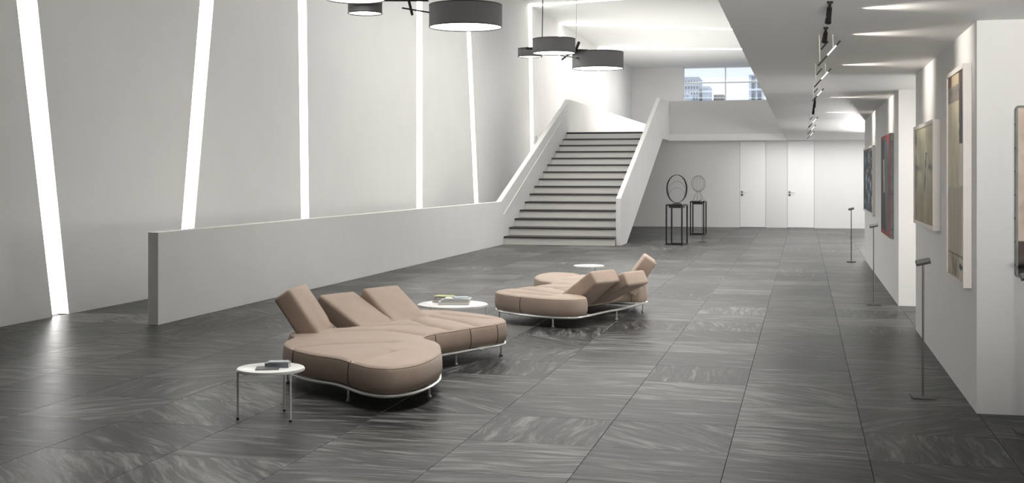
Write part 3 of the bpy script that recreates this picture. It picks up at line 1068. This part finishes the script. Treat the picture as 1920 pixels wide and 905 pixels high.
def picture(label, yn, yf, X, z0, z1, fn, framed=True, fw=.035, nu=60, nv=110):
    t = thing('painting', label, 'painting', (XW, (yn + yf) / 2, z0), 'paintings on the gallery walls')
    if framed:
        MB().box(X, XV, yn, yf, z0, z0 + fw).box(X, XV, yn, yf, z1 - fw, z1).box(X, XV, yn, yn + fw, z0 + fw, z1 - fw).box(X, XV, yf - fw, yf, z0 + fw, z1 - fw) \
            .build('frame', M['frame'], t, bevel=.002)
        MB().box(X + .014, XV, yn + fw, yf - fw, z0 + fw, z1 - fw).build('backing', M['canvas_edge'], t)
        canvas('canvas', fn, (X + .012, yf - fw, z1 - fw), (0, yn - yf + 2 * fw, 0), (0, 0, z0 - z1 + 2 * fw), nu, nv, t)
    else:
        MB().box(X + .002, XV, yn, yf, z0, z1).build('stretcher', M['canvas_edge'], t, bevel=.003)
        canvas('canvas', fn, (X, yf - .002, z1 - .002), (0, yn - yf + .004, 0), (0, 0, z0 - z1 + .004), nu, nv, t)
        for k in range(6):
            z = z0 + (z1 - z0) * (k + .5) / 6
            MB().lathe((X + .022, yn - .001, z), [(.006, -.003), (.006, .003)], 8).build('nail', M['black'], t)
    return t


picture('tall narrow collage painting of beige and grey blocks in an off-white frame', 8.859, 9.89, 1.074, .815, 2.37, p_collage, True, .035, 60, 160)
picture('misty yellow-grey painting with a dark upright figure in an off-white frame', 10.789, 12.65, 1.066, 1.122, 2.069, p_mist)
picture('unframed painting of black and grey slants with a red border, nailed canvas edge', 16.234, 18.1, 1.084, .779, 2.134, p_red, False)
picture('mottled dark blue and white painting, farthest along the gallery wall', 20.372, 23.3, 1.084, .937, 2.074, p_blue, True, .035)
# worn board on the wall facing us
t = thing('wooden_panel', 'worn pale wooden panel with a dark lower band, cut by the right picture edge', 'artwork', (1.7, 8.6, .92), 'paintings on the gallery walls')
MB().box(1.362, 2.05, 8.505, 8.609, .92, 2.045).build('board', M['canvas_edge'], t, bevel=.02, seg=3)
canvas('painted_face', p_board, (1.372, 8.503, 2.035), (.665, 0, 0), (0, 0, -1.105), 80, 130, t)
for k in range(7):
    z = 1.0 + k * .155
    MB().tube([(1.362, 8.55, z), (1.358, 8.55, z)], .005, 8).build('nail', M['black'], t)


# ------------------------------------------------------------------ gallery track lamps
def spot(loc, tgt, power, size=60, blend=.7):
    d = bpy.data.lights.new('gallery_spot', 'SPOT')
    d.energy = power
    d.spot_size = math.radians(size)
    d.spot_blend = blend
    d.color = (1.0, .93, .85)
    d.shadow_soft_size = .06
    o = bpy.data.objects.new('gallery_spot', d)
    link(o)
    o.location = loc
    o.rotation_euler = (Vector(tgt) - Vector(loc)).to_track_quat('-Z', 'Y').to_euler()
    return o


def black_spot(label, y, L=.09, px=.155, z=ZC):
    t = thing('track_spotlight', label, 'lamp', (px, y, z), 'black spotlights under the gallery ceiling')
    MB().lathe((px, y, z), [(.018, 0), (.018, -.012)], 16).build('mount', M['black'], t)
    MB().tube([(px, y, z - .01), (px - .003, y, z - .04)], .009, 8).build('stem', M['black'], t)
    MB().tube([(px - .002, y + .02, z - .035), (px - .012, y - .02, z - .04 - L)], [.015, .019], 16).build('lamp_head', M['black'], t, smooth=True)
    MB().box(px - .026, px - .014, y - .02, y + .0, z - .04 - L, z - .04 - L * .55).build('driver_box', M['black'], t)
    return t


def tube_lamp(label, y, px=.19, dz=.0, s=1.0, glow=True):
    t = thing('tube_spotlight', label, 'lamp', (px, y, ZC), 'slanting tube lamps under the gallery ceiling')
    a, b = Vector((px + .075 * s, y, ZC - .05 * s)), Vector((px - .085 * s, y, ZC - .23 * s))
    d = b - a
    MB().tube([(px - .075 * s, y, ZC), (px - .07 * s, y, ZC - .20 * s)], .004, 8).build('wire_arm', M['frame'], t)
    MB().tube([(px + .02 * s, y + .02, ZC), (px + .025 * s, y, ZC - .10 * s)], .004, 8).build('wire_arm', M['frame'], t)
    MB().tube([a, a + d * .18], .0062, 10).build('end_cap', M['black'], t)
    MB().tube([a + d * .18, a + d * .58], .0058, 10).build('glow_tube', M['tubeglow'], t)
    MB().tube([a + d * .58, b], .0062, 10).build('lamp_body', M['black'], t)
    MB().tube([(px - .01 * s, y + .1, ZC - .04 * s), (px - .06 * s, y + .1, ZC - .10 * s)], .006, 8).build('cross_rod', M['darkmetal'], t)
    return t


black_spot('black spotlight nearest the top edge, first of the ceiling row', 7.45)
black_spot('black spotlight just beyond the first one in the ceiling row', 8.75, .065)
tube_lamp('largest slanting tube lamp, right after the two black spotlights', 9.2)
tube_lamp('slanting tube lamp second in the run, slightly smaller', 11.6, .18, s=.95)
tube_lamp('slanting tube lamp third in the run, in the middle of the ceiling', 14.4, .17, s=.8)
black_spot('black spotlight after the third slanting tube lamp', 16.8, .09)
black_spot('black spotlight farther than the other three, before the last tube lamps', 18.6, .09)
tube_lamp('first of the last three small tube lamps near the back wall', 21.2, .17)
tube_lamp('middle one of the last three small tube lamps near the back wall', 24.6, .17)
tube_lamp('farthest small tube lamp near the back wall', 28.2, .17)
for y, pw in ((7.8, 9), (9.25, 9), (11.8, 11), (16.75, 12), (20.8, 12)):
    spot((.33, y, ZC - .055), (1.13, y, ZC - .17), pw * 3.2, 84, .9)
t = thing('track_spotlight', 'black bar spotlight at the top right corner, above the white wall', 'lamp', (1.2, 7.0, ZC), 'black spotlights under the gallery ceiling')
MB().tube([(1.17, 6.95, ZC), (1.17, 6.95, 2.56)], .008, 10).build('stem', M['black'], t)
MB().lathe((1.17, 6.95, ZC), [(.02, 0), (.02, -.012)], 16).build('mount', M['black'], t)
MB().tube([(1.152, 6.95, 2.547), (1.42, 6.95, 2.547)], .017, 16).build('lamp_head', M['black'], t, smooth=True)
spot((1.45, 6.95, 2.54), (1.75, 8.61, 1.9), 12, 80, .9)


# ------------------------------------------------------------------ the city outside
struct(MB().box(-400, 400, 62, 700, -0.9, -0.6), 'ground_outside', M['asphalt'])


def tower(label, x0, x1, y, d, h, m, cols, rows, wz, wm, gx=.5, gz=.55, z0=0, cat='building', parap=None):
    t = thing('office_tower', label, cat, ((x0 + x1) / 2, y, -.6), 'city buildings beyond the window')
    MB().box(x0, x1, y, y + d, -.6, h).build('tower_body', m, t)
    cw, rh = (x1 - x0) / cols, (h - wz) / rows
    for i in range(cols):
        for j in range(rows):
            xa, za = x0 + (i + .5) * cw, wz + (j + .45) * rh
            MB().box(xa - cw * gx / 2, xa + cw * gx / 2, y - .04, y + .1, za - rh * gz / 2, za + rh * gz / 2).build('window', wm, t)
    if parap: MB().box(x0 - .1, x1 + .1, y - .1, y + d, h, h + parap).build('parapet', M['conc'], t)
    return t


tower('grey city block with a grid of dark windows, at the left of the far window', -19.9, -16.35, 196, 8, 16.9, M['conc'], 8, 5, 12.6, M['bwin'], .55, .5, parap=.35)
tower('white striped city block beside the grey one with the window grid', -15.9, -14.75, 198, 6, 15.9, M['conc2'], 1, 4, 12.8, M['conc'], .9, .25)
tower('low white city building in front of the grey block', -19.0, -17.2, 190, 4, 14.3, M['conc2'], 3, 2, 12.6, M['conc'], .5, .4)
tower('short brown city block in the middle of the far window', -14.6, -12.9, 205, 6, 14.95, M['brownb'], 3, 2, 13.0, M['bwin'], .3, .5)
t = tower('blue glass city tower in a white frame, at the right of the far window', -8.35, -6.2, 196, 6, 17.3, M['bglass'], 2, 2, 12.6, M['bwin'], .45, .7)
for a, b in ((-8.4, -8.0), (-7.3, -7.1), (-6.4, -6.1)):
    MB().box(a, b, 195.6, 196, 10, 17.4).build('white_rib', M['conc2'], t)
for z in (15.0, 16.3, 17.3):
    MB().box(-8.4, -6.1, 195.5, 196, z - .12, z + .12).build('white_band', M['conc2'], t)
